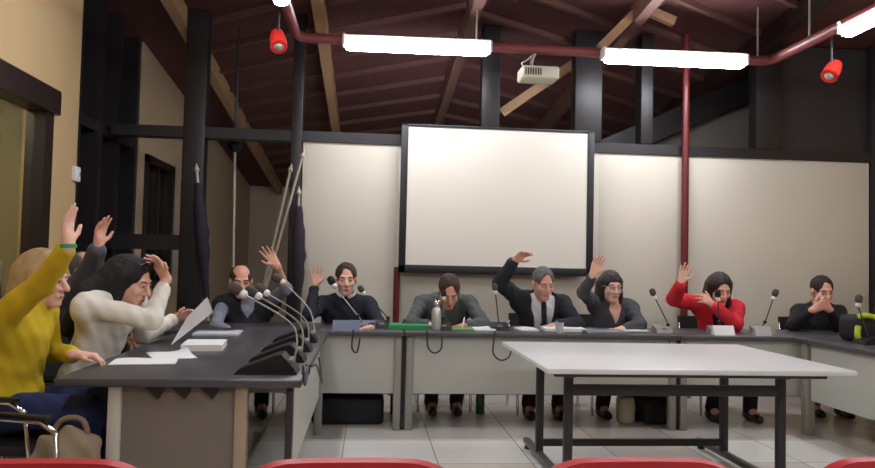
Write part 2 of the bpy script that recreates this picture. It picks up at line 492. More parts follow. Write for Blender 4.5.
# ------------------------------------------------------------------ colours
tan = mat('tan_plaster', (196, 166, 122), .8, var=.06, vscale=2.5, bump=.15, bscale=90)
panel_w = mat('panel_cream', (206, 198, 182), .6, var=.03, vscale=1.2)
dark = mat('dark_frame', (30, 26, 28), .45, var=.15, vscale=6)
darkwood = mat('dark_wood', (40, 26, 22), .4, var=.3, vscale=5, stretch=(1, .15, 1))
roofm = mat('roof_boards', (80, 44, 43), .7, var=.35, vscale=4, stretch=(6, .5, 1))
rafter = mat('rafter_wood', (164, 128, 96), .6, var=.25, vscale=5, stretch=(4, .4, 4))
batten = mat('batten_wood', (96, 64, 56), .65, var=.25, vscale=5)
pipe_m = mat('red_pipe', (124, 60, 60), .4, var=.1)
redpole = mat('red_pole_paint', (98, 26, 28), .4, var=.1)
desk_top = mat('desk_top_grey', (74, 72, 75), .32, var=.08, vscale=14)
desk_pan = mat('desk_panel_grey', (184, 184, 174), .55, var=.03, vscale=3)
metal_g = mat('post_grey', (150, 146, 138), .4, .3, var=.05)
metal_d = mat('post_dark', (52, 50, 52), .45, .2)
chrome = mat('chrome', (215, 215, 215), .12, 1.0)
steel = mat('brushed_steel', (214, 214, 214), .28, .75, var=.08, vscale=20)
blackp = mat('black_plastic', (22, 22, 24), .4, var=.2, vscale=12)
foam = mat('mic_foam', (82, 74, 66), .95, bump=.5, bscale=300)
foamd = mat('mic_foam_dark', (34, 33, 34), .95, bump=.5, bscale=300)
white = mat('white_plastic', (232, 230, 226), .4, var=.02)
paper = mat('paper', (236, 234, 232), .7, var=.02, vscale=6)
greenp = mat('green_card', (40, 150, 84), .55, var=.08)
chair_black = mat('black_chair_fabric', (26, 25, 28), .75, var=.2, vscale=30, bump=.3, bscale=250)
red_pl = mat('red_chair_shell', (186, 30, 40), .42, var=.06, vscale=5)

# floor of large pale tiles
fm = mat('floor_tiles', (205, 198, 188), .16)
nt = fm.node_tree; b = nt.nodes['Principled BSDF']
tc = nt.nodes.new('ShaderNodeTexCoord'); mp = nt.nodes.new('ShaderNodeMapping'); mp.inputs['Location'].default_value = (.13, .21, 0)
br = nt.nodes.new('ShaderNodeTexBrick'); br.offset = 0; br.inputs['Scale'].default_value = 1
br.inputs['Brick Width'].default_value = .6; br.inputs['Row Height'].default_value = .6; br.inputs['Mortar Size'].default_value = .004
br.inputs['Color1'].default_value = (*lin((228, 225, 217)), 1); br.inputs['Color2'].default_value = (*lin((214, 203, 194)), 1); br.inputs['Mortar'].default_value = (*lin((150, 142, 132)), 1)
nt.links.new(tc.outputs['Object'], mp.inputs['Vector']); nt.links.new(mp.outputs['Vector'], br.inputs['Vector']); nt.links.new(br.outputs['Color'], b.inputs['Base Color'])

# ------------------------------------------------------------------ the room
XL, YP, XR = -2.4, 7.0, 5.9
roof = lambda y: 4.35-.108*y
struct('floor', MB().box((-4, -3.5, -.1), (6.4, 16, 0)), fm)
d0, d1 = 4.0, 5.69
mb = MB().box((XL-.2, -3.5, 0), (XL, d0, 4.8)).box((XL-.2, d0, 2.42), (XL, d1, 4.4)).box((XL-.2, d1, 0), (XL, 6.22, 4.0))
struct('wall_left', mb, tan)
mb = MB().box((XL-.2, 7.84, 0), (XL, 8.02, 3.6)).box((XL-.2, 8.02, 2.35), (XL, 9.15, 3.55)).box((XL-.2, 8.02, 0), (XL, 9.15, .9)).box((XL-.2, 9.15, 0), (XL, 15.2, 3.4))
struct('wall_left_far', mb, mat('tan_far', (184, 160, 130), .85, var=.05, vscale=2))
mb = MB().box((XL-.5, 6.22, 0), (XL-.3, 7.84, 3.9))
for y in (6.28, 6.78, 7.26, 7.80): mb.box((XL-.3, y-.05, 0), (XL-.02, y+.05, 3.7))
mb.box((XL-.3, 6.25, 2.36), (XL-.04, 7.8, 2.46))
struct('wall_recess', mb, dark)
struct('wall_right', MB().box((XR, -3.5, 0), (XR+.2, 16, 4.8)), tan)
struct('wall_front', MB().box((-2.6, -3.7, 0), (XR+.2, -3.5, 4.9)), tan)
struct('wall_far', MB().box((-2.6, 15, 0), (XR+.2, 15.2, 3.2)), mat('far_plaster', (186, 170, 150), .85, var=.06, vscale=2))
mb = MB()
mb.prism([(-2.7, -3.7, roof(-3.7)), (-2.7, 15.3, roof(15.3)), (-2.7, 15.3, roof(15.3)+.12), (-2.7, -3.7, roof(-3.7)+.12)], (XR+.2+2.7, 0, 0))
struct('ceiling', mb, roofm)
for i, x in enumerate((-1.8, -.5, .9, 2.4, 3.85, 5.2)):
    mb = MB().bar((x, -3.4, roof(-3.4)-.09), (x, 14.9, roof(14.9)-.09), .10, .18)
    struct('trim_%d' % (i+1), mb, rafter if x in (-1.8, -.5) else (batten if x in (.9, 2.4) else darkwood), 'rafter')
mb = MB()
for k in range(26):                                        # slanting laths between the rafters
    y = -2+k*.62
    for x0, x1, s in ((-1.75, -.55, -1), (-.45, .85, -1), (.95, 2.35, 1), (2.45, 3.8, 1)):
        ya, yb = y, y+(.75 if s > 0 else -.75)
        mb.bar((x0, ya, roof(ya)-.025), (x1, yb, roof(yb)-.025), .05, .05)
struct('trim_7', mb, batten, 'slanting roof laths')

# the partition across the room: cream boards below, open timber frame above
px = lambda x, Y=YP, y=150: at(x, y, Y).x
ztop = at(500, 149, YP).z
xs = [px(303), px(398), px(600), px(687), px(869)]
mb = MB()
for a, c in ((xs[0], xs[1]), (xs[1], xs[2]), (xs[2], xs[3]), (xs[3], xs[4])): mb.box((a, YP, 0), (c, YP+.05, ztop), .004)
struct('wall_back', mb, panel_w)
struct('trim_8', MB().box((XL, YP-.02, ztop), (XR, YP+.14, ztop+.10)), dark, 'dark beam along the top of the partition')
for i, (xa, xb, z0) in enumerate(((184, 206, 0), (292, 303, 0), (481, 499, ztop+.1), (574, 601, ztop+.1), (640, 652, ztop+.1), (755, 781, ztop+.1), (870, 890, 0))):
    a, c = px(xa, YP, 120), px(xb, YP, 120)
    struct('pillar_%d' % (i+1), MB().box((a, YP-.03, z0), (c, YP+.13, roof(YP)), .008), dark)
struct('trim_9', MB().box((XL, YP+.0, 1.32), (px(184), YP+.1, 1.46)), dark, 'lower rail of the timber frame')
struct('wall_upper', MB().box((px(781), YP+.06, ztop+.1), (XR, YP+.12, roof(YP+.1)-.02)), mat('dark_board', (44, 40, 42), .5, var=.1))
struct('baseboard_back', MB().box((xs[0], YP-.015, 0), (xs[4], YP, .07)), mat('base_grey', (140, 134, 124), .5))
# braces and the wall beyond
mb = MB().bar(at(503, 112, 7.35), at(582, 58, 7.35), .09, .09)
struct('trim_10', mb, rafter, 'pale diagonal roof brace')
mb = MB().bar(at(600, 48, 6.42), at(642, 6, 6.42), .07, .08).bar(at(640, 7, 6.42), at(674, 22, 6.42), .07, .08)
struct('trim_11', mb, rafter, 'roof brace bent over the right lamp')
struct('trim_12', MB().bar(at(598, 154, 8), at(775, 78, 8), .12, .26), dark, 'dark slanting beam beyond the partition')
pts = [at(640, 150, 8.12), at(760, 97, 8.12), at(760, 240, 8.12), at(640, 240, 8.12)]
struct('wall_beyond', MB().prism(pts, (0, .1, 0)), mat('far_grey', (112, 106, 100), .8))

# glazed door in the left wall, corridor behind it
mb = MB().box((XL-.12, d1-.13, 0), (XL+.03, d1, 2.30)).box((XL-.12, d0, 0), (XL+.03, d0+.13, 2.30)).box((XL-.12, d0-.08, 2.30), (XL+.06, d1+.04, 2.48))
mb.box((XL-.1, 4.78, 0), (XL-.0, 4.86, 2.3)).box((XL-.1, d0, .0), (XL, d1, .12))
do = struct('door_1', mb, darkwood)
cl = thing('added_corridor_lamp', 'added unseen round ceiling lamp in the corridor behind the glazed door', 'lamp', (-3.2, 4.6, 2.64))  # added lamp, unseen, put in to brighten the corridor behind the glass
MB().lathe([(.14, 0), (.14, -.03), (.02, -.05)][::-1], (-3.2, 4.6, 2.65)).build('diffuser', mat('added_corridor_light', (255, 240, 200), .5, emit=((255, 236, 190), 110.0)), cl)
glass = mat('door_glass', (235, 240, 235), .03, trans=1.0)
MB().box((XL-.06, d0+.13, .12), (XL-.05, d1-.13, 2.30)).build('pane', glass, do)
MB().tube([(XL+.05, 4.95, .9), (XL+.05, 4.95, 1.2)], .013).build('handle', chrome, do)
corr = mat('corridor_wall', (158, 150, 124), .8, var=.08, vscale=2)
struct('wall_corridor', MB().box((-4.0, -1, 0), (-3.9, 6.2, 2.7)).box((-4, 6.1, 0), (XL-.2, 6.2, 2.7)).box((-4, -1, 2.65), (XL-.2, 6.2, 2.7)), corr)
# window beyond
wo = struct('window_2', MB().box((XL-.1, 8.02, .9), (XL+.03, 8.1, 2.35)).box((XL-.1, 9.05, .9), (XL+.03, 9.15, 2.35)).box((XL-.1, 8.02, 2.27), (XL+.03, 9.15, 2.35)).box((XL-.1, 8.02, .9), (XL+.03, 9.15, .98)).box((XL-.1, 8.56, .9), (XL, 8.62, 2.3)), darkwood)
MB().box((XL-.08, 8.1, .98), (XL-.07, 9.05, 2.27)).build('pane', mat('night_glass', (10, 11, 14), .04), wo)
struct('trim_13', MB().box((XL, 9.15, .9), (XL+.03, 9.33, 2.40)), mat('pale_trim', (170, 160, 146), .5), 'pale trim beside the far window')

# ------------------------------------------------------------------ lamps on the red pipe
zp = (at(545, 50, 6.3).z)
xa, xb = -.66, at(770, 67, 6.3).x
prail = thing('suspended_rail', 'long red pipe rail hung under the roof, carrying the lamps and projector', 'rail', ((xa+xb)/2, 6.3, zp))
c = .12
MB().tube([(xa, -.3, zp), (xa, 6.3-c, zp), (xa+.03, 6.27, zp), (xa+c, 6.3, zp), (xb-c, 6.3, zp), (xb-.03, 6.27, zp), (xb, 6.3-c, zp), (xb, -.3, zp), (xa, -.3, zp)], .044, 14).build('pipe', pipe_m, prail)
for x, y in ((xa, 5.6), (xa, 3.2), (xb, 5.7), (xb-.12, 6.3), (xb, 3.2), (.9, 6.3)):
    MB().tube([(x, y, zp+.04), (x, y, roof(y)-.01)], .009, 8).build('hanger', metal_g, prail)
lampE = mat('tube_light', (255, 255, 255), .4, emit=((242, 247, 255), 52.0))
def lamp(p, q, label):
    p, q = Vector(p), Vector(q); m = (p+q)/2
    t = thing('fluorescent_lamp', label, 'lamp', m, 'tube lamps along the red rail')
    d = (q-p).normalized()
    MB().bar(p+Vector((0, 0, .03)), q+Vector((0, 0, .045)), .05, .04, bev=.008).build('housing', white, t)
    MB().bar(p+d*.01-Vector((0, 0, .032)), q-d*.01-Vector((0, 0, .022)), .11, .10, bev=.035).build('diffuser', lampE, t)
    for e in (p, q): MB().bar(e-d*.012, e+d*.012, .118, .10, bev=.008).build('end_cap', white, t)
zl = zp-.03
fy = 6.22
lamp((at(344, 42, fy).x, fy, zl), (at(490, 48, fy).x, fy, zl), 'long white tube lamp glowing above the left side of the screen')
lamp((at(603, 57, fy).x, fy, zl), (at(745, 62, fy).x, fy, zl), 'long white tube lamp glowing to the right of the projector')
lamp((xa, 5.25, zl), (xa, 3.97, zl), 'tube lamp at the top left, its end just showing above the red spotlight')
lamp((xb, 5.25, zl), (xb, 3.97, zl), 'tube lamp at the top right corner, above the red spotlight')
lamp((xa, 2.9, zl), (xa, 1.62, zl), 'added tube lamp on the left rail, unseen above the camera')  # added out of view to bring up the room brightness
lamp((-.22, -.25, zl), (1.06, -.25, zl), 'added tube lamp over the camera, left, out of the picture')  # added fill lamp on the front cross rail, unseen
lamp((1.8, -.25, zl), (3.08, -.25, zl), 'added tube lamp over the camera, right, out of the picture')  # second added fill lamp on the front cross rail, unseen
lamp((xb, 2.9, zl), (xb, 1.62, zl), 'added tube lamp on the right rail, out of the picture')  # added out of view on this side too, for more room light
lamp((.0, YP+.105, 2.12), (1.28, YP+.105, 2.12), 'added tube lamp on the back of the partition, hidden by the cream boards')  # added hidden lamp that lifts the far walls and roof beyond
def spot(px_, py_, Y, label, aim):
    p = at(px_, py_, Y); aim = Vector(aim).normalized()
    t = thing('spotlight', label, 'spotlight', p, 'red spotlights')
    MB().lathe([(.015, -.10), (.05, -.09), (.062, -.03), (.066, .07), (.058, .075), (.05, .03)], p, aim, 20).build('can', mat('spot_red', (214, 50, 40), .4), t)
    MB().lathe([(.02, .02), (.048, .035), (.05, .06), (.03, .078), (.004, .084)], p, aim, 18).build('bulb', mat('bulb_silver', (220, 215, 200), .15, .6), t)
    MB().tube([p+Vector((0, 0, .05)), (p.x, p.y, zp-.02)], .009, 8).build('stem', metal_d, t)
spot(832, 71, 5.5, 'red spotlight hanging below the rail at the upper right', (-.5, -.3, -.6))
spot(278, 41, 5.6, 'red spotlight hanging at the upper left under the tube lamp end', (.15, -.5, -.7))
# projector
pc = at(538, 75, 6.3)
t = thing('projector', 'small cream ceiling projector hanging between the two tube lamps', 'projector', pc)
MB().box(pc-Vector((.165, .12, .055)), pc+Vector((.165, .12, .055)), .02, seg=3).build('case', mat('projector_cream', (216, 212, 190), .45), t)
MB().lathe([(.04, 0), (.045, .02), (.03, .03), (.002, .025)], pc+Vector((.08, .12, .0)), (0, 1, 0)).build('projector_lens', blackp, t)
mb = MB()
for k in range(7): mb.box(pc+Vector((-.14+k*.022, -.126, -.03)), pc+Vector((-.13+k*.022, -.119, .03)))
mb.build('vent', metal_d, t)
MB().box(pc+Vector((.02, -.06, .055)), pc+Vector((.11, .06, .085)), .006).build('bracket', metal_d, t); MB().box(pc+Vector((-.12, -.09, .055)), pc+Vector((-.09, .09, .075)), .006).build('bracket', metal_d, t)
MB().tube([pc+Vector((-.06, 0, .05)), pc+Vector((-.06, 0, .12)), (pc.x-.03, 6.3, zp-.03)], .016, 10).build('mount_pole', metal_g, t)
MB().tube([pc+Vector((-.13, 0, .05)), pc+Vector((-.15, .0, .10)), pc+Vector((-.10, .02, .13)), (pc.x-.04, 6.3, zp-.04)], .006, 6).build('cable', white, t)

# ------------------------------------------------------------------ screen, poles
ys = 6.86
A0, A1 = at(399, 124, ys), at(594, 277, ys); xl, xr, zt, zb = at(400, 200, ys).x, at(594, 200, ys).x, at(497, 127, ys).z, at(497, 274.5, ys).z
t = thing('projection_screen', 'large white projection screen in a black frame on the cream wall', 'screen', ((xl+xr)/2, ys, zb))
f = .065
MB().box((xl, ys, zb), (xl+f, ys+.045, zt), .006).box((xr-f, ys, zb), (xr, ys+.045, zt), .006).box((xl, ys, zb), (xr, ys+.045, zb+f*1.15), .006).box((xl, ys, zt-f*.35), (xr, ys+.045, zt), .006).build('frame', mat('screen_black', (26, 26, 30), .5), t)
MB().box((xl+f*.5, ys+.015, zb+f*.5), (xr-f*.5, ys+.03, zt-.01)).build('screen_fabric', mat('screen_white', (226, 219, 206), .7), t)
MB().box((xl+.1, ys+.045, zb+.2), (xl+.16, YP, zt-.2)).build('wall_bracket', metal_d, t); MB().box((xr-.16, ys+.045, zb+.2), (xr-.1, YP, zt-.2)).build('wall_bracket', metal_d, t)
def pole(p0, z1, r, label):
    solo('support_pole', MB().tube([(p0.x, p0.y, 0), (p0.x, p0.y, z1)], r, 14).lathe([(r*2, 0), (r*2, .012)], (p0.x, p0.y, 0)), redpole, label, 'pole', (p0.x, p0.y, 0))
pole(at(685, 200, 6.93), roof(6.93)-.02, .036, 'tall dark red pole running up the wall right of the screen')
pole(at(396, 310, 6.95), zb+.05, .03, 'short red pole below the left corner of the screen')
# wall switch
p = atx(74, 174, XL)
t = thing('wall_sensor', 'small white sensor box on the tan wall above the raised hands', 'sensor', p)
MB().box(p-Vector((0, .05, .06)), p+Vector((.035, .05, .06)), .006).build('box', white, t); MB().ball(p+Vector((.036, .02, .0)), .014).build('dome', chrome, t)
# hanging rod and flag poles
p = at(235, 150, 7.3); q = at(233, 270, 7.3)
t = thing('hanging_rod', 'thin pale rod hanging from a dark pulley behind the bald man', 'rod', p)
MB().tube([p, q], .013, 10).build('rod', mat('pale_rod', (176, 164, 146), .4), t)
MB().ball(p+Vector((0, 0, .05)), .075, (1, .6, 1)).build('pulley', blackp, t)
MB().tube([p+Vector((0, 0, .08)), (p.x, p.y, roof(p.y)-.02)], .012, 8).build('cord', blackp, t)
def flagpole(a, c, Y, label, flag=None, ybase=6.72):
    a = at(*a, Y); c = at(*c, Y+.03); d = (a-c).normalized(); g = c+d*((.012-c.z)/d.z)
    t = thing('flagpole', label, 'flagpole', g, 'flagpoles beside the wall')
    MB().tube([g, a], [.016, .012], 10).lathe([(.016, 0), (.024, .02), (.002, .08)], a, d, 12).build('pole', mat('pale_pole', (190, 180, 164), .3, .3), t)
    if flag:
        n = 14; prof = []
        for i in range(n+1): prof.append((.03+.035*math.sin(math.pi*min(1, i/n*1.2))*(1+.25*math.sin(i*2.4)), -.10-i*.075))
        MB().lathe(prof, a, d, 12).build('flag', flag, t)
    return t
flagpole((302, 158), (276, 252), 6.72, 'pale flagpole leaning right against the edge of the cream wall')
flagpole((290, 172), (272, 250), 6.78, 'shorter pale flagpole leaning beside the taller leaning one')
flagpole((299, 195), (298, 262), 6.66, 'upright pale flagpole at the edge of the cream wall, dark flag furled', mat('flag_dark', (44, 32, 44), .8))
flagpole((197, 172), (207, 305), 6.75, 'pale flagpole beside the dark column at left, dark flag furled', mat('flag_navy', (26, 24, 36), .8))

# ------------------------------------------------------------------ the council desks
ZT = .735
def desk(x0, x1, y0, y1, label, front='y0', group='grey council desks', legs=None):
    t = thing('council_desk', label, 'desk', ((x0+x1)/2, (y0+y1)/2, 0), group)
    MB().box((x0+.003, y0, ZT-.035), (x1-.003, y1, ZT), .008).build('tabletop', desk_top, t)
    return t
def leg(t, x, y, m=None, w=.055, d=.06, top=ZT-.035):
    MB().box((x-w/2, y-d/2, .0), (x+w/2, y+d/2, top), .008).build('leg', m or metal_g, t)
YF, YB = 5.45, 6.15
fx = [at(131, 340, YF).x, at(404.5, 340, YF).x, at(681, 340, YF).x, at(950, 345, YF).x]
for i, lb in enumerate(('grey desk before the man in the dark sweater, joined to the left wing', 'long grey desk in the middle below the projection screen', 'grey desk before the woman in the red jacket, at the right corner')):
    a, c = fx[i], fx[i+1]
    t = desk(a, c, YF, YB, lb)
    MB().box((a+.07, YF+.055, .27), (c-.07, YF+.075, ZT-.036), .003).build('modesty_panel', desk_pan, t)
    for x in (a+.045, c-.045): leg(t, x, YF+.065); leg(t, x, YB-.08, metal_d)
    for x in (a+.045, c-.045):
        MB().box((x-.012, YF+.09, .10), (x+.012, YB-.1, .13)).build('stretcher', metal_d, t)
    for x in (a+.012, c-.012): MB().box((x-.008, YF+.05, .005), (x+.008, YF+.07, ZT-.04)).build('joint_strip', metal_d, t)
# left wing
lx0, lx1, ly0, ly1 = at(52, 380, 3.2).x, at(302, 380, 3.2).x, 3.2, YF-.01
t = desk(lx0, lx1, ly0, ly1, 'wide dark desk of the left wing, its near end towards the camera', group=None)
e0, e1 = at(115, 430, 3.26).x, at(241, 430, 3.26).x
MB().box((e0+.02, ly0+.05, .02), (e1-.02, ly0+.07, ZT-.04), .003).build('end_panel', mat('panel_brown_grey', (120, 112, 102), .55, var=.04), t)
leg(t, e0, ly0+.06, mat('post_pale', (190, 184, 172), .45)); leg(t, e1, ly0+.06, mat('post_tan', (164, 146, 124), .5))
leg(t, lx1-.055, ly0+.07, metal_d, .03); leg(t, lx1-.06, ly1-.08)
MB().box((lx1-.075, ly0+.1, .27), (lx1-.055, ly1-.12, ZT-.04), .003).build('modesty_panel', desk_pan, t)
leg(t, lx0+.06, ly1-.1, metal_d)
for x in (at(155, 395, 3.24).x, at(182, 395, 3.24).x, at(210, 395, 3.24).x): MB().prism([(x-.045, ly0+.03, ZT-.036), (x+.045, ly0+.03, ZT-.036), (x+.015, ly0+.03, ZT-.09)], (0, .02, 0)).build('bracket', blackp, t)  # dark triangles put the shadows and hanging bits under the edge into shape
# right wing
rx0, rx1, ry0, ry1 = 3.33, 4.05, 2.9, YF-.01
t = desk(rx0, rx1, ry0, ry1, 'dark topped desk of the right wing at the right edge of the picture', group=None)
MB().box((rx0+.05, ry0+.1, .27), (rx0+.07, ry1-.14, ZT-.04), .003).build('modesty_panel', desk_pan, t)
leg(t, rx0+.06, ry1-.09, metal_g, .075, .07); leg(t, rx0+.06, ry0+.08); leg(t, rx1-.06, ry0+.08, metal_d); leg(t, rx1-.06, ry1-.1, metal_d)

# white table in the middle
x0, x1, y0, y1 = .92, 2.60, 3.66, 4.92
t = thing('folding_table', 'white topped folding table with dark frame standing inside the council desks', 'table', ((x0+x1)/2, (y0+y1)/2, 0))
MB().box((x0, y0, .70), (x1, y1, .73), .01).build('tabletop', mat('white_laminate', (218, 216, 213), .3, var=.02), t)
lx = (1.12, 2.35)
for x in lx:
    for y in (3.97, 4.63): MB().box((x-.024, y-.02, .05), (x+.024, y+.02, .68), .005).build('leg', metal_d, t)
    MB().box((x-.025, 3.66, .03), (x+.025, 5.0, .07), .012).build('foot', mat('foot_grey', (96, 92, 88), .4, .4), t)
    MB().box((x-.02, 3.9, .645), (x+.02, 4.7, .70), .004).build('side_rail', metal_d, t)
    for y in (3.72, 4.95): MB().lathe([(.022, 0), (.026, .012), (.012, .035)], (x, y, 0), n=12).build('castor', blackp, t)
MB().box((lx[0], 3.955, .54), (lx[1], 3.985, .60), .004).build('upper_rail', metal_d, t)
MB().box((lx[0], 4.615, .10), (lx[1], 4.645, .145), .004).build('lower_rail', metal_d, t)
MB().box((x0+.08, 3.80, .665), (x1-.08, 3.84, .70), .004).build('apron', metal_d, t)

# ------------------------------------------------------------------ chairs
def council_chair(label, group='black council chairs'):
    t = thing('council_chair', label, 'chair', (0, 0, 0), group)
    MB().box((-.22, -.21, .355), (.22, .22, .405), .022, seg=3).build('seat', chair_black, t)
    MB().sheet(lambda u, v: (-.21+.42*u, -.235-.06*v-.03*math.cos((u-.5)*3), .46+.36*v), 12, 8, .035).build('backrest', chair_black, t)
    for sx in (-.22, .22):
        MB().tube([(sx, .18, .012), (sx, .17, .36)], .011).build('leg', chrome, t)
        MB().tube([(sx, -.25, .012), (sx, -.20, .37), (sx, -.25, .60), (sx*.95, -.285, .76)], .011).build('leg', chrome, t)
        MB().tube([(sx*1.08, .17, .36), (sx*1.14, .15, .56), (sx*1.14, .08, .60), (sx*1.14, -.15, .60), (sx*1.0, -.245, .58)], .011).build('arm_frame', chrome, t)
        MB().box((sx*1.14-.02, -.12, .603), (sx*1.14+.02, .12, .625), .008).build('armrest', blackp, t)
    return t
proto_chair = None
def place_chair(x, y, face, label):
    global proto_chair
    if proto_chair is None:
        proto_chair = council_chair(label); proto_chair.location = (x, y, 0); proto_chair.rotation_euler = (0, 0, R(face+180)); return proto_chair
    return dup(proto_chair, (x, y, 0), R(face+180), label)
# red chairs in front of the camera
def red_chair(label):
    t = thing('audience_chair', label, 'chair', (0, 0, 0), 'red audience chairs in the front row')
    MB().sheet(lambda u, v: ((u-.5)*(.51-.03*v*v), -.20-.05*v+.035*math.cos((u-.5)*2.6)-.03,   .52+.352*v-.05*max(0, abs(u-.5)*2-.45)**2*4*v), 20, 12, .022).build('backrest', red_pl, t)
    MB().sheet(lambda u, v: ((u-.5)*.45, -.20+.42*v, .43+.012*math.cos((u-.5)*3)-.05*max(0, v-.75)), 14, 10, .022).build('seat', red_pl, t)
    for sx in (-.2, .2):
        MB().tube([(sx*1.1, .20, .01), (sx, .15, .41)], .011).build('leg', chrome, t)
        MB().tube([(sx*1.1, -.24, .01), (sx, -.17, .41), (sx*.9, -.235, .62)], .011).build('leg', chrome, t)
    return t
rc = red_chair('red chair back at the bottom of the picture, left of the middle')
ryy = 1.66; sp = .565
rcx = atz(351, 462, .88)
rc.location = (rcx.x, ryy, 0)
for k, lb in ((-1, 'red chair back at the bottom left corner, below the yellow sweater'), (1, 'red chair back at the bottom, in front of the white table'), (2, 'red chair back at the bottom right corner')):
    dup(rc, (rcx.x+k*sp, ryy, 0), 0, lb)
# ------------------------------------------------------------------ people round the desks
def skin(n, rgb): return mat('skin_'+n, rgb, .5, var=.05, vscale=14)
def cloth(n, rgb, bump=.35): return mat('cloth_'+n, rgb, .85, var=.12, vscale=20, bump=bump, bscale=220)
sk1, sk2, sk3 = skin('rosy', (216, 158, 134)), skin('pale', (226, 174, 152)), skin('tan', (190, 130, 100))
h_dark, h_black, h_brown, h_grey, h_blond = [mat('hair_'+n, c, .68, var=.35, vscale=18, bump=.5, bscale=120, stretch=(3, 3, .4)) for n, c in
    (('dark', (36, 28, 26)), ('black', (14, 11, 12)), ('brown', (62, 42, 34)), ('grey', (96, 92, 90)), ('blond', (168, 136, 96)))]
h_brown2 = mat('hair_deep_brown', (40, 27, 23), .4, var=.4, vscale=18, bump=.5, bscale=120, stretch=(3, 3, .4))
tr_dark, tr_black, jeans = cloth('charcoal', (34, 34, 40)), cloth('black', (18, 18, 20)), cloth('denim', (36, 48, 92))
shoe_b = mat('shoe_black', (16, 15, 16), .35)
YS = 6.12
PPL = {}
def seat(info, face, label, back=.0):
    hp = info['hip']; F = info['F']
    return place_chair(float(hp[0]+F[0]*.06), float(hp[1]+F[1]*.06), face, label)

# the front row, facing the camera
r, J, I = person('man in dark v-neck sweater with pale collar, right hand raised, left of the screen', at(346, 303, YS), at(346, 279, YS-.06), 0,
    {'R': dict(e=(309, 315), w=(315, 287, True), d=(.02, 0, 1), n=(.1, -1, .1), curl=.12, spread=.2), 'L': dict(e=(381, 327, False), w=(370, 328), d=(-.8, -.4, -.1), n=(0, -.3, -1), curl=.5)},
    ('sweater', cloth('navy_knit', (26, 28, 40))), sk2, h_brown, 'short high', tr_dark, shoe_b, pitch=-4, yaw=4, collar=cloth('pale_collar', (206, 204, 196)), cuff=None, feet=(.26, .02))
PPL[6] = (r, J, I)
seat(I, 0, 'black chair under the man in the dark sweater with raised hand')
r, J, I = person('man in grey sweater bent over the desk writing, below the screen', at(446, 302, YS), at(449, 291, YS-.20), 0,
    {'R': dict(e=(410, 324), w=(428, 324), wy=5.86, d=(.7, -.5, -.15), n=(.2, 0, -1), curl=.7), 'L': dict(e=(484, 324), w=(466, 325), wy=5.86, d=(-.75, -.5, -.1), n=(0, 0, -1), curl=.45)},
    ('sweater', cloth('grey_knit', (84, 90, 88))), sk1, h_brown, 'short high', tr_black, shoe_b, pitch=-32, w=.19, hipback=.2, feet=(.24, -.02))
PPL[7] = (r, J, I)
seat(I, 0, 'black chair under the man in the grey sweater')
r, J, I = person('grey-haired man in dark suit and tie, right hand raised, under the screen corner', at(541, 302, YS), at(543, 283, YS-.1), 0,
    {'R': dict(e=(500, 283), w=(514, 261), up=True, d=(.6, -.45, .55), n=(.2, -1, -.6), curl=.35, spread=.08), 'L': dict(e=(577, 325), w=(556, 325), wy=5.86, d=(-.8, -.5, -.1), n=(0, 0, -1), curl=.6)},
    ('shirt', cloth('white_shirt', (222, 222, 224))), sk1, h_grey, 'short high', tr_black, shoe_b, pitch=-16, yaw=10,
    jacket=('jacket', cloth('dark_suit', (34, 36, 44)), (.10, .015, .10)), tie=cloth('tie', (24, 24, 30)), collar=cloth('white_shirt', (222, 222, 224)), feet=(.2, .0))
PPL[8] = (r, J, I)
seat(I, 0, 'black chair under the man in the dark suit')
r, J, I = person('woman in charcoal top with dark bobbed hair and pale glasses, right hand raised', at(613, 306, YS), at(611, 286, YS-.08), 0,
    {'R': dict(e=(583, 293), w=(593, 275), up=True, d=(.3, -.05, 1), n=(.1, -1, .1), curl=.3, spread=.12), 'L': dict(e=(640, 325), w=(624, 328), wy=5.86, d=(-.8, -.5, -.1), n=(0, 0, -1), curl=.35)},
    ('top', cloth('charcoal_top', (74, 74, 78))), sk2, h_brown2, 'long fringe', tr_black, shoe_b, pitch=-6, yaw=4, w=.150, vneck=(.075, .05), glasses=('glasses', 'eyes', mat('glasses_pale', (200, 196, 200), .2, .6)), feet=(.22, 0))
PPL[9] = (r, J, I)
seat(I, 0, 'black chair under the woman in charcoal with glasses')
r, J, I = person('woman in red jacket, right hand raised and left arm across her chest', at(718, 307, YS), at(720, 288, YS-.12), 0,
    {'R': dict(e=(674, 299), w=(681, 283), up=True, d=(.25, 0, 1), n=(.1, -1, .1), curl=.15, spread=.18), 'L': dict(e=(735, 324), w=(713, 305), d=(-.8, -.1, .55), n=(-.2, .9, -.4), curl=.5)},
    ('top', cloth('black_top', (24, 22, 26))), sk2, h_brown2, 'long shoulder', tr_black, shoe_b, pitch=-22, yaw=-3, w=.150,
    jacket=('jacket', cloth('red_jacket', (218, 40, 56)), (.02, .06, .09)), feet=(.1, .04))
PPL[10] = (r, J, I)
seat(I, 0, 'black chair under the woman in the red jacket')
r, J, I = person('dark-haired young man in black sweater with both hands at his face, at right', at(819, 311, YS+.1), at(822, 291, YS), -6,
    {'R': dict(e=(793, 325), w=(813, 310), d=(.75, -.2, .45), n=(.3, .9, .2), curl=.6), 'L': dict(e=(838, 327), w=(830, 310), d=(-.75, -.2, .45), n=(-.3, .9, .2), curl=.6)},
    ('sweater', cloth('black_knit', (28, 25, 30))), sk1, h_dark, 'short high', tr_black, shoe_b, pitch=-10, yaw=0, w=.165, feet=(.2, 0))
PPL[11] = (r, J, I)
seat(I, -6, 'black chair under the young man in black at right')
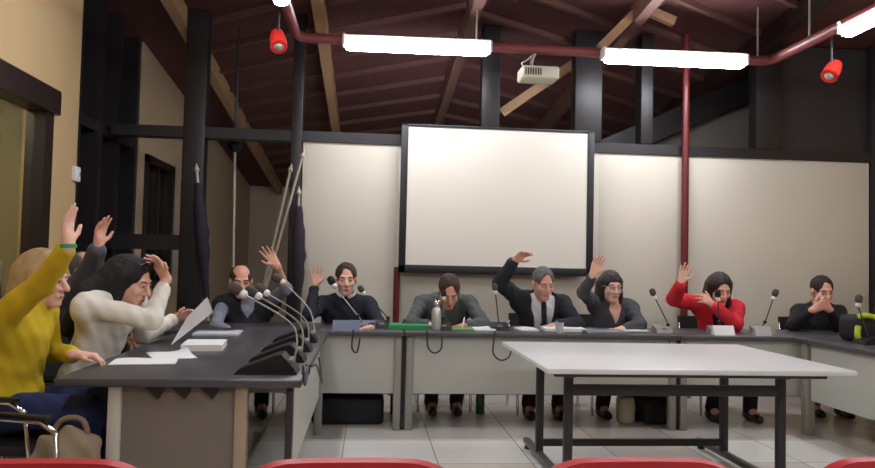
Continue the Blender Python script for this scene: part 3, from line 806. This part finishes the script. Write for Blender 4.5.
r, J, I = person('balding man in dark vest behind the microphones, bare left forearm raised', at(247, 303, YS), at(241, 281, YS-.08), 14,
    {'R': dict(e=(216, 326), w=(230, 331), d=(.8, -.5, 0), n=(0, 0, -1), curl=.3), 'L': dict(e=(286, 289), w=(277, 266), up=True, d=(-.55, 0, .8), n=(.1, -1, .2), curl=.15, spread=.14)},
    ('shirt', cloth('pale_blue_shirt', (132, 136, 150))), sk1, h_brown, 'short bald', tr_dark, shoe_b, pitch=-8, yaw=0, w=.182,
    jacket=('vest', cloth('dark_vest', (24, 22, 26)), (.40, .0, .05)), sleeve=(.85, .12), belly=.03, feet=(.2, 0))
PPL[5] = (r, J, I)
seat(I, 14, 'black chair under the balding man behind the microphones')

# the left wing, facing across to the right
r, J, I = person('blond person in yellow sweater at the left edge, right hand raised', at(23, 313, 3.62), at(43, 279, 3.70), 84,
    {'R': dict(e=(42, 284, False), w=(68, 247), d=(-.05, 0, 1), n=(1, -.1, .1), curl=.15, spread=.08), 'L': dict(e=(52, 352, True), w=(75, 355), wz=.78, d=(1, .1, -.05), n=(0, 0, -1), curl=.6)},
    ('sweater', cloth('yellow_knit', (206, 176, 24))), sk2, h_blond, 'long full', jeans, shoe_b, pitch=-4, yaw=0, hipz=.53, hipback=.10, w=.17, feet=(.06, .02), h=.0062, cuff=None, hipdx=(.06, 0, 0))
PPL[1] = (r, J, I)
w = J['R'][2]; dd = J['R'][3]
br = MB(); br.tube([Vector(w-dd*.004), Vector(w+dd*.012)], .034, 14); o = br.build('bracelet', greenp, r)
seat(I, 84, 'black chair with chrome arms under the person in yellow')
r, J, I = person('grey-suited person behind the yellow sweater, right hand raised', at(82, 301, 4.75), at(88, 272, 4.75), 70,
    {'R': dict(e=(86, 278), w=(98, 247), up=True, d=(.1, 0, 1), n=(1, -.4, .1), curl=.2, spread=.1), 'L': dict(e=(100, 330), w=(112, 338), d=(1, -.2, 0), n=(0, 0, -1), curl=.4)},
    ('shirt', cloth('white_shirt', (222, 222, 224))), sk1, h_grey, 'short bald', tr_dark, shoe_b, pitch=-4, hipz=.53, jacket=('jacket', cloth('grey_suit', (84, 84, 92)), (.10, .015, .09)), cuff=cloth('white_shirt', (222, 222, 224)), feet=(.1, 0))
PPL[2] = (r, J, I)
seat(I, 70, 'black chair under the grey-suited person at left')
r, J, I = person('woman in white sweater with long black hair, hand raised, reading a sheet', at(112, 302, 4.12), at(131, 281, 4.12), 68,
    {'R': dict(e=(152, 320, False), w=(166, 278, True), d=(-.45, -.35, .85), n=(-.5, -.8, -.3), curl=.3, spread=.12), 'L': dict(e=(143, 335, True), w=(176, 318, True), d=(.75, -.1, .25), n=(.1, -.6, -.6), curl=.5)},
    ('sweater', cloth('white_knit', (228, 222, 208))), sk2, h_black, 'long verylong', tr_black, shoe_b, pitch=-16, yaw=8, hipz=.53, hipback=.16, w=.17, sleeve=(.72, .85), glasses=('sunglasses', 'up', mat('sunglass_frame', (24, 20, 20), .2)), feet=(.05, .02), h=.0062)
PPL[3] = (r, J, I)
seat(I, 68, 'black chair under the woman in the white sweater')

# ------------------------------------------------------------------ microphones
def curve(pts, n=10):
    P = [Vector(p) for p in pts]
    if len(P) == 2: return [P[0].lerp(P[1], i/n) for i in range(n+1)]
    out = []
    for i in range(len(P)-1):
        a, b, c, d = P[max(i-1, 0)], P[i], P[i+1], P[min(i+2, len(P)-1)]
        for k in range(n):
            t = k/n
            out.append(.5*((2*b)+(c-a)*t+(2*a-5*b+4*c-d)*t*t+(3*b-a-3*c+d)*t**3))
    return out+[P[-1]]
def gooseneck(t, base, bend, head, big=1.0, fm=foamd, bend_knob=True, capd=None):
    pts = curve([base]+([bend] if bend else [])+[head], 8)
    MB().tube(pts, .0048, 8).build('gooseneck', metal_d if big <= 1 else metal_g, t)
    d = Vector(capd).normalized() if capd else (pts[-1]-pts[-2]).normalized()
    MB().lathe([(.010*big, -.01), (.019*big, 0), (.019*big, .018*big), (.014*big, .022*big)], head, d, 14).build('light_ring', white, t)
    MB().lathe([(.012*big, .02*big), (.024*big, .032*big), (.027*big, .055*big), (.022*big, .078*big), (.004, .088*big)], head, d, 16).build('foam_cap', fm, t)
    if bend and bend_knob: MB().ball(bend, .016).build('joint', blackp, t)
def front_mic(label, bpx, bend, hd, Yb=5.72, Yh=5.75, base_m=None, base_w=.13, cap=None, big=1.0, fm=foamd):
    b = at(*bpx, Yb); b.z = ZT
    t = thing('microphone', label, 'microphone', b, 'microphones on the front desks')
    m = base_m or blackp
    MB().prism([b+Vector((-base_w/2, .06, 0)), b+Vector((-base_w/2, -.06, 0)), b+Vector((-base_w/2, -.05, .03)), b+Vector((-base_w/2, .05, .06))], (base_w, 0, 0)).build('base', m, t)
    MB().box(b+Vector((-.02, -.056, .028)), b+Vector((.02, -.03, .044)), .004).build('button', metal_g, t)
    k = at(*bend, Yb+.02) if bend else None
    gooseneck(t, b+Vector((0, .02, .05)), k, at(*hd, Yh), big, fm, True, cap)
    return t
front_mic('microphone bent towards the raised-hand man in the dark sweater, dark foam head beside his chin', (362, 334), (358, 316), (335, 287), 5.7, 5.9, mat('base_blue_grey', (96, 104, 122), .4), .20, (-.5, .2, .8), 1.15)
front_mic('angled microphone between the dark sweater man and the green folder', (381, 334), (388, 318), (364, 294), 5.75, 5.8, None, .13, (-.5, 0, .8), .9, foam)
front_mic('microphone standing left of the man in the suit', (499, 333), None, (495.5, 293), 5.72, 5.75, blackp, .14, None, .9, foam)
front_mic('microphone pointing up at the face of the man writing, behind the steel flask', (443, 333), (443, 318), (444, 299), 5.66, 5.80, None, .12, (-.05, .3, 1), .8)
front_mic('angled microphone between the woman with glasses and the woman in red', (662, 337), (668, 325), (655, 298), 5.72, 5.76, metal_g, .13, (-.4, 0, .9), .95, foam)
front_mic('microphone in front of the face of the woman in red', (720, 339), (719, 322), (718, 300), 5.68, 5.72, metal_g, .18, (-.05, 0, 1), .95)
front_mic('angled microphone between the woman in red and the young man in black', (762, 340), (765, 322), (773, 299), 5.72, 5.72, metal_g, .16, (.35, 0, .9), 1.0, foam)
# right wing mic
b = at(866, 350, 5.0); b.z = ZT
t = thing('microphone', 'microphone at the right edge beside the lime trimmed bag', 'microphone', b, 'microphones on the front desks')
MB().prism([b+Vector((.06, -.07, 0)), b+Vector((-.06, -.07, 0)), b+Vector((-.05, -.07, .03)), b+Vector((.05, -.07, .06))], (0, .14, 0)).build('base', blackp, t)
gooseneck(t, b+Vector((.02, 0, .05)), None, at(858, 306, 5.05), 1.0, foam, capd=(.15, 0, 1))
# left wing: wedge consoles along the desk edge, long goosenecks leaning to the seats
for Y, bend, hd, Yh, lb in ((3.42, (293, 326), (245, 295), 3.50, 'nearest wedge microphone console on the left wing'), (3.82, (299, 323), (260, 297), 3.95, 'second wedge microphone console from the near end of the left wing'),
                            (4.25, (304, 318), (268, 294), 4.35, 'third wedge microphone console from the near end of the left wing'), (4.72, (309, 309), (284, 283), 4.85, 'farthest wedge microphone console on the left wing')):
    xR = lx1-.035; xL = xR-.28
    t = thing('microphone', lb, 'microphone', ((xL+xR)/2, Y, ZT), 'wedge microphone consoles on the left wing')
    MB().prism([(xL, Y-.08, ZT), (xR, Y-.08, ZT), (xR-.015, Y-.08, ZT+.03), (xR-.07, Y-.08, ZT+.088), (xR-.10, Y-.08, ZT+.085), (xL+.02, Y-.08, ZT+.022)], (0, .16, 0)).build('base', blackp, t)
    for k in range(3): MB().box((xR-.045, Y-.05+k*.04, ZT+.05), (xR-.02, Y-.03+k*.04, ZT+.068), .004).build('button', metal_g, t)
    h_ = at(*hd, Yh); st = Vector((xR-.02, Y, ZT+.05)); bd = at(*bend, (Y+Yh)/2)
    gooseneck(t, st, bd, h_, 1.05, foam, False, (-.8, .1, .5))

# ------------------------------------------------------------------ things on the desks
def on(pxy): p = atz(*pxy, ZT); p.z = ZT; return p
def flat(name, c, w, d, th, rz, m, label, cat, group=None, wob=.004, z=ZT+.001):
    cz, sz = math.cos(rz), math.sin(rz)
    def fn(u, v):
        a, b = (u-.5)*w, (v-.5)*d
        return (c[0]+a*cz-b*sz, c[1]+a*sz+b*cz, z+th/2+wob*(1+math.sin(u*5+v*3+c[0]*7))*u*v*1.2)
    o = solo(name, MB().sheet(fn, 10, 8, th), m, label, cat, (c[0], c[1], z), group); return o
P = lambda x, y, Y: (at(x, 335, Y).x, Y)
flat('paper_stack', P(205, 345, 4.3), .22, .30, .035, .1, paper, 'thick white paper stack on the left wing below the held sheet', 'papers', wob=0)
flat('paper_sheet', P(146, 356, 3.72), .30, .21, .003, .15, paper, 'loose white sheet on the left wing by the yellow sleeve', 'papers', 'white papers on the desks', .012)
flat('paper_sheet', P(172, 350, 3.95), .21, .29, .004, .4, paper, 'loose white sheet on the left wing below the hand of the woman in white', 'papers', 'white papers on the desks', .01)
flat('paper_folder', P(218, 333, 5.1), .30, .22, .012, .05, mat('folder_pale', (200, 200, 204), .5), 'pale folder at the far end of the left wing', 'folder')
flat('green_folder', P(407, 333, 5.78), .32, .24, .03, .08, greenp, 'bright green folder on the desk left of the steel flask', 'folder', wob=0)
flat('green_paper', P(462, 333, 5.70), .17, .24, .012, -.05, mat('green_pale', (110, 150, 90), .6), 'olive green folder under the writing hand', 'folder')
flat('paper_sheet', P(482, 333, 5.72), .16, .24, .012, .1, paper, 'white papers right of the green folder of the man writing', 'papers', 'white papers on the desks')
flat('paper_sheet', P(563, 333, 5.76), .33, .24, .022, -.05, paper, 'white papers before the man in the suit', 'papers', 'white papers on the desks', .01)
flat('paper_sheet', P(526, 333, 5.74), .14, .22, .012, .1, paper, 'white papers below the tie of the man in the suit', 'papers', 'white papers on the desks', .006)
flat('paper_sheet', P(628, 333, 5.85), .26, .2, .008, .08, paper, 'white sheet under the hand of the woman with glasses', 'papers', 'white papers on the desks')
# closed grey laptop
c = P(603, 336, 5.60)
t = thing('laptop', 'closed silver grey laptop in front of the woman with glasses', 'laptop', (c[0], c[1], ZT))
MB().box((c[0]-.16, c[1]-.11, ZT+.002), (c[0]+.16, c[1]+.11, ZT+.014), .005).build('base', mat('laptop_grey', (150, 148, 156), .35, .4), t)
MB().box((c[0]-.16, c[1]-.11, ZT+.015), (c[0]+.16, c[1]+.11, ZT+.023), .004).build('lid', mat('laptop_lid', (168, 166, 174), .3, .4), t)
# steel flask
p = at(436, 334, 5.62); p.z = ZT
t = thing('flask', 'tall shiny steel flask standing on the desk before the man writing', 'flask', p)
MB().lathe([(.001, 0), (.036, .002), (.038, .02), (.038, .14), (.030, .165), (.024, .175)], p, n=24).build('body', steel, t)
MB().lathe([(.027, .175), (.028, .19), (.026, .225), (.018, .235), (.001, .236)], p, n=20).build('cap', chrome, t)
# pens
for pp, q, lb in ((at(462, 330, 5.74), at(464.5, 317, 5.85), 'pale pen in the hand of the man in grey'), (at(554, 331, 5.74), at(557, 321, 5.82), 'pale pen in the hand of the man in the suit')):
    d = (q-pp).normalized(); L = (q-pp).length
    solo('pen', MB().lathe([(.001, 0), (.005, .012), (.0055, L*.9), (.002, L)], pp, d, 10), white, lb, 'pen', pp)
solo('pencil', MB().tube([at(400, 332, 5.8), at(404, 319, 5.84)], .006, 8), blackp, 'dark pen standing up by the green folder', 'pen', at(400, 332, 5.8))
# plastic bag hanging over the desk edge
p = P(561, 336, 5.45)
solo('plastic_cup', MB().lathe([(.001, 0), (.026, .002), (.036, .085), (.034, .085), (.025, .006), (.001, .005)], (p[0], YF+.045, ZT), n=20), mat('clear_plastic', (236, 238, 242), .15, trans=.5), 'clear plastic cup at the desk edge before the man in the suit', 'cup', (p[0], YF+.045, ZT))
# name plates
for x, Yp, w, lb, m in ((346, 5.52, .20, 'blue grey folded name plate before the man in the dark sweater', mat('plate_blue', (108, 118, 140), .5)), (723, 5.56, .17, 'white folded name plate before the woman in red', white), (762, 5.55, .13, 'pale folded name plate between the woman in red and the young man', mat('plate_grey', (176, 172, 168), .5))):
    c = P(x, 336, Yp)[0]
    solo('name_plate', MB().prism([(c-w/2, Yp-.035, ZT), (c-w/2, Yp+.035, ZT), (c-w/2, Yp, ZT+.075)], (w, 0, 0)), m, lb, 'name plate', (c, Yp, ZT), 'folded name plates')
# the sheet held by the woman in white
Yh = 4.12
A_, B_, C_, D_ = at(187, 317, Yh-.02), at(207, 297, Yh+.02), at(213, 312, Yh+.06), at(171, 345, Yh-.02)
solo('held_sheet', MB().sheet(lambda u, v: (A_.lerp(B_, u)).lerp(D_.lerp(C_, u), v)+Vector((0, .015*math.sin(u*3), 0)), 12, 12, .002), paper, 'white sheet of paper held up by the woman in the white sweater', 'paper', D_)
# cables looping from the desk edges
cab = mat('cable_dark', (36, 34, 34), .5)
def cable(pts, Y, lb): 
    q = [at(x, y, Y) for x, y in pts]; q[0].z = ZT+.004; q[0].y = YF+.02; q.insert(1, Vector((q[0].x, Y, ZT)))
    solo('cable', MB().tube(curve(q, 8), .006, 6), cab, lb, 'cable', q[0], 'cables hanging over the desk edges')
cable([(353, 337), (352, 348), (357, 352), (360, 338)], YF-.02, 'short dark cable loop on the left front desk')
cable([(427, 338), (428, 347), (434, 353), (441, 349), (442, 338)], YF-.02, 'dark cable loop below the steel flask')
cable([(495, 339), (493, 352), (500, 360), (509, 357), (512, 345)], YF-.02, 'dark cable loop below the microphone left of the suit')
xe = lx1+.012
def wcable(pts, lb):
    q = [atx(x, y, xe) for x, y in pts]; q[0].z = ZT+.004; q[0].x = lx1-.02; q.insert(1, Vector((xe, q[0].y, ZT)))
    solo('cable', MB().tube(curve(q, 8), .006, 6), cab, lb, 'cable', q[0], 'cables hanging over the desk edges')
wcable([(309, 351), (308, 366), (305, 385), (303, 366)], 'dark cable hanging from the side of the left wing, nearest')
wcable([(313, 345), (317, 366), (322, 383), (319, 358)], 'dark cable loop on the side of the left wing, by the corner')

# ------------------------------------------------------------------ floor things
def bag(name, lo, hi, m, lb, cat, strap=True):
    t = thing(name, lb, cat, ((lo[0]+hi[0])/2, (lo[1]+hi[1])/2, 0))
    MB().box(lo, hi, .035, seg=3).build('body', m, t)
    cx, w = (lo[0]+hi[0])/2, (hi[0]-lo[0])*.25; y = (lo[1]+hi[1])/2
    if strap: MB().tube(curve([(cx-w, y, hi[2]-.005), (cx-w*.8, y, hi[2]+.05), (cx+w*.8, y, hi[2]+.05), (cx+w, y, hi[2]-.005)], 6), .010, 8).build('handle', m, t)
    return t
c0, c1 = at(312, 400, 5.72).x, at(384, 400, 5.72).x
bag('equipment_bag', (c0, 5.66, 0), (c1, 5.95, .22), mat('bag_black', (20, 20, 26), .7, var=.2, bump=.3), 'long black bag on the floor under the left front desk', 'bag', False)
c0, c1 = at(643, 400, 5.72).x, at(678, 400, 5.72).x
bag('black_bag', (c0, 5.68, 0), (c1, 5.9, .21), mat('bag_black', (20, 20, 26), .7), 'black bag on the floor below the woman with glasses', 'bag')
c0, c1 = at(618, 400, 5.75).x, at(634, 400, 5.75).x
bag('cream_bag', (c0, 5.70, 0), (c1, 5.82, .22), mat('bag_cream', (178, 170, 148), .7), 'small cream bag on the floor beside the black bag', 'bag')
p = at(480, 408, 6.1); p.z = 0
t = thing('bottle', 'green bottle standing on the floor under the middle desk', 'bottle', p)
MB().lathe([(.001, 0), (.036, .003), (.038, .03), (.037, .15), (.016, .2), (.014, .24)], p, n=20).build('body', mat('green_bottle', (20, 110, 76), .2, trans=.3), t)
MB().lathe([(.017, .235), (.017, .262), (.001, .264)], p, n=14).build('cap', white, t)
# lime-trimmed bag and coat at the right edge
c = at(860, 340, 5.2)
t = thing('backpack', 'dark backpack with lime green trim on the right wing', 'backpack', (c.x, 5.2, ZT))
MB().box((c.x-.11, 5.08, ZT), (c.x+.14, 5.32, ZT+.20), .05, seg=3).build('body', mat('bag_dark', (30, 28, 30), .8, bump=.3), t)
lime = mat('lime_trim', (176, 190, 40), .6)
MB().tube(curve([(c.x-.09, 5.10, ZT+.19), (c.x-.02, 5.08, ZT+.20), (c.x+.12, 5.08, ZT+.165)], 6), .02, 8).build('top_trim', lime, t)
MB().tube(curve([(c.x-.10, 5.08, ZT+.12), (c.x-.12, 5.06, ZT+.06), (c.x-.10, 5.06, ZT+.012)], 6), .022, 8).build('side_trim', lime, t)
cx = at(874, 300, 6.6).x
t = thing('coat_stand', 'dark coats on a stand at the right edge of the cream wall', 'coat stand', (cx+.15, 6.6, 0))
MB().tube([(cx+.15, 6.6, 0), (cx+.15, 6.6, 1.45)], .02).lathe([(.2, 0), (.2, .025), (.03, .05)], (cx+.15, 6.6, 0)).build('stand', blackp, t)
s = Solid()
s.cone((cx+.15, 6.58, 1.08), (cx+.13, 6.56, .42), .13, .19, .05, flat=((0, 1, 0), .7)); s.cone((cx+.06, 6.55, 1.04), (cx-.0, 6.55, .62), .055, .05, .04); s.cone((cx+.15, 6.58, 1.1), (cx+.15, 6.58, 1.2), .09, .05, .04)
s.mesh('coat', cloth('coat_brown', (40, 24, 22)), t, .01, .009, 30)
# near left: a second chair and a beige bag
place_chair(-1.40, 2.78, 72, 'empty black chair with chrome arms at the bottom left corner')
s = Solid(); bx_, by_ = at(70, 440, 3.2).x, 3.2
s.cone((bx_-.05, by_, .10), (bx_+.05, by_, .10), .11, .11, .05, flat=((0, 1, 0), .6)); s.cone((bx_-.04, by_, .42), (bx_+.05, by_, .40), .075, .07, .12, flat=((0, 1, 0), .6)); s.cone((bx_, by_, .15), (bx_, by_, .42), .115, .095, .05, flat=((0, 1, 0), .55))
s.plane((bx_, by_, .004), (0, 0, -1), lo=V(bx_-.4, by_-.4, -.2), hi=V(bx_+.4, by_+.4, .3))
t = thing('shoulder_bag', 'beige cloth bag on the floor under the left wing beside the chair', 'bag', (bx_, by_, 0))
s.mesh('body', cloth('bag_beige', (150, 132, 108)), t, .01, .008, 26)
MB().tube(curve([(bx_-.08, by_, .46), (bx_-.04, by_, .56), (bx_+.05, by_, .56), (bx_+.08, by_, .44)], 6), .012, 8).build('strap', mat('strap_tan', (130, 110, 86), .7), t)

# ------------------------------------------------------------------ light and view
wd = bpy.data.worlds.new('world'); SC.world = wd; wd.use_nodes = True
wd.node_tree.nodes['Background'].inputs['Color'].default_value = (.004, .004, .006, 1)
vs = SC.view_settings
vs.view_transform = 'Standard'; vs.look = 'None'; vs.gamma = 1.0; vs.use_curve_mapping = False; vs.exposure = 0.0
SC.cycles.use_denoising = True
SC.cycles.max_bounces = 8
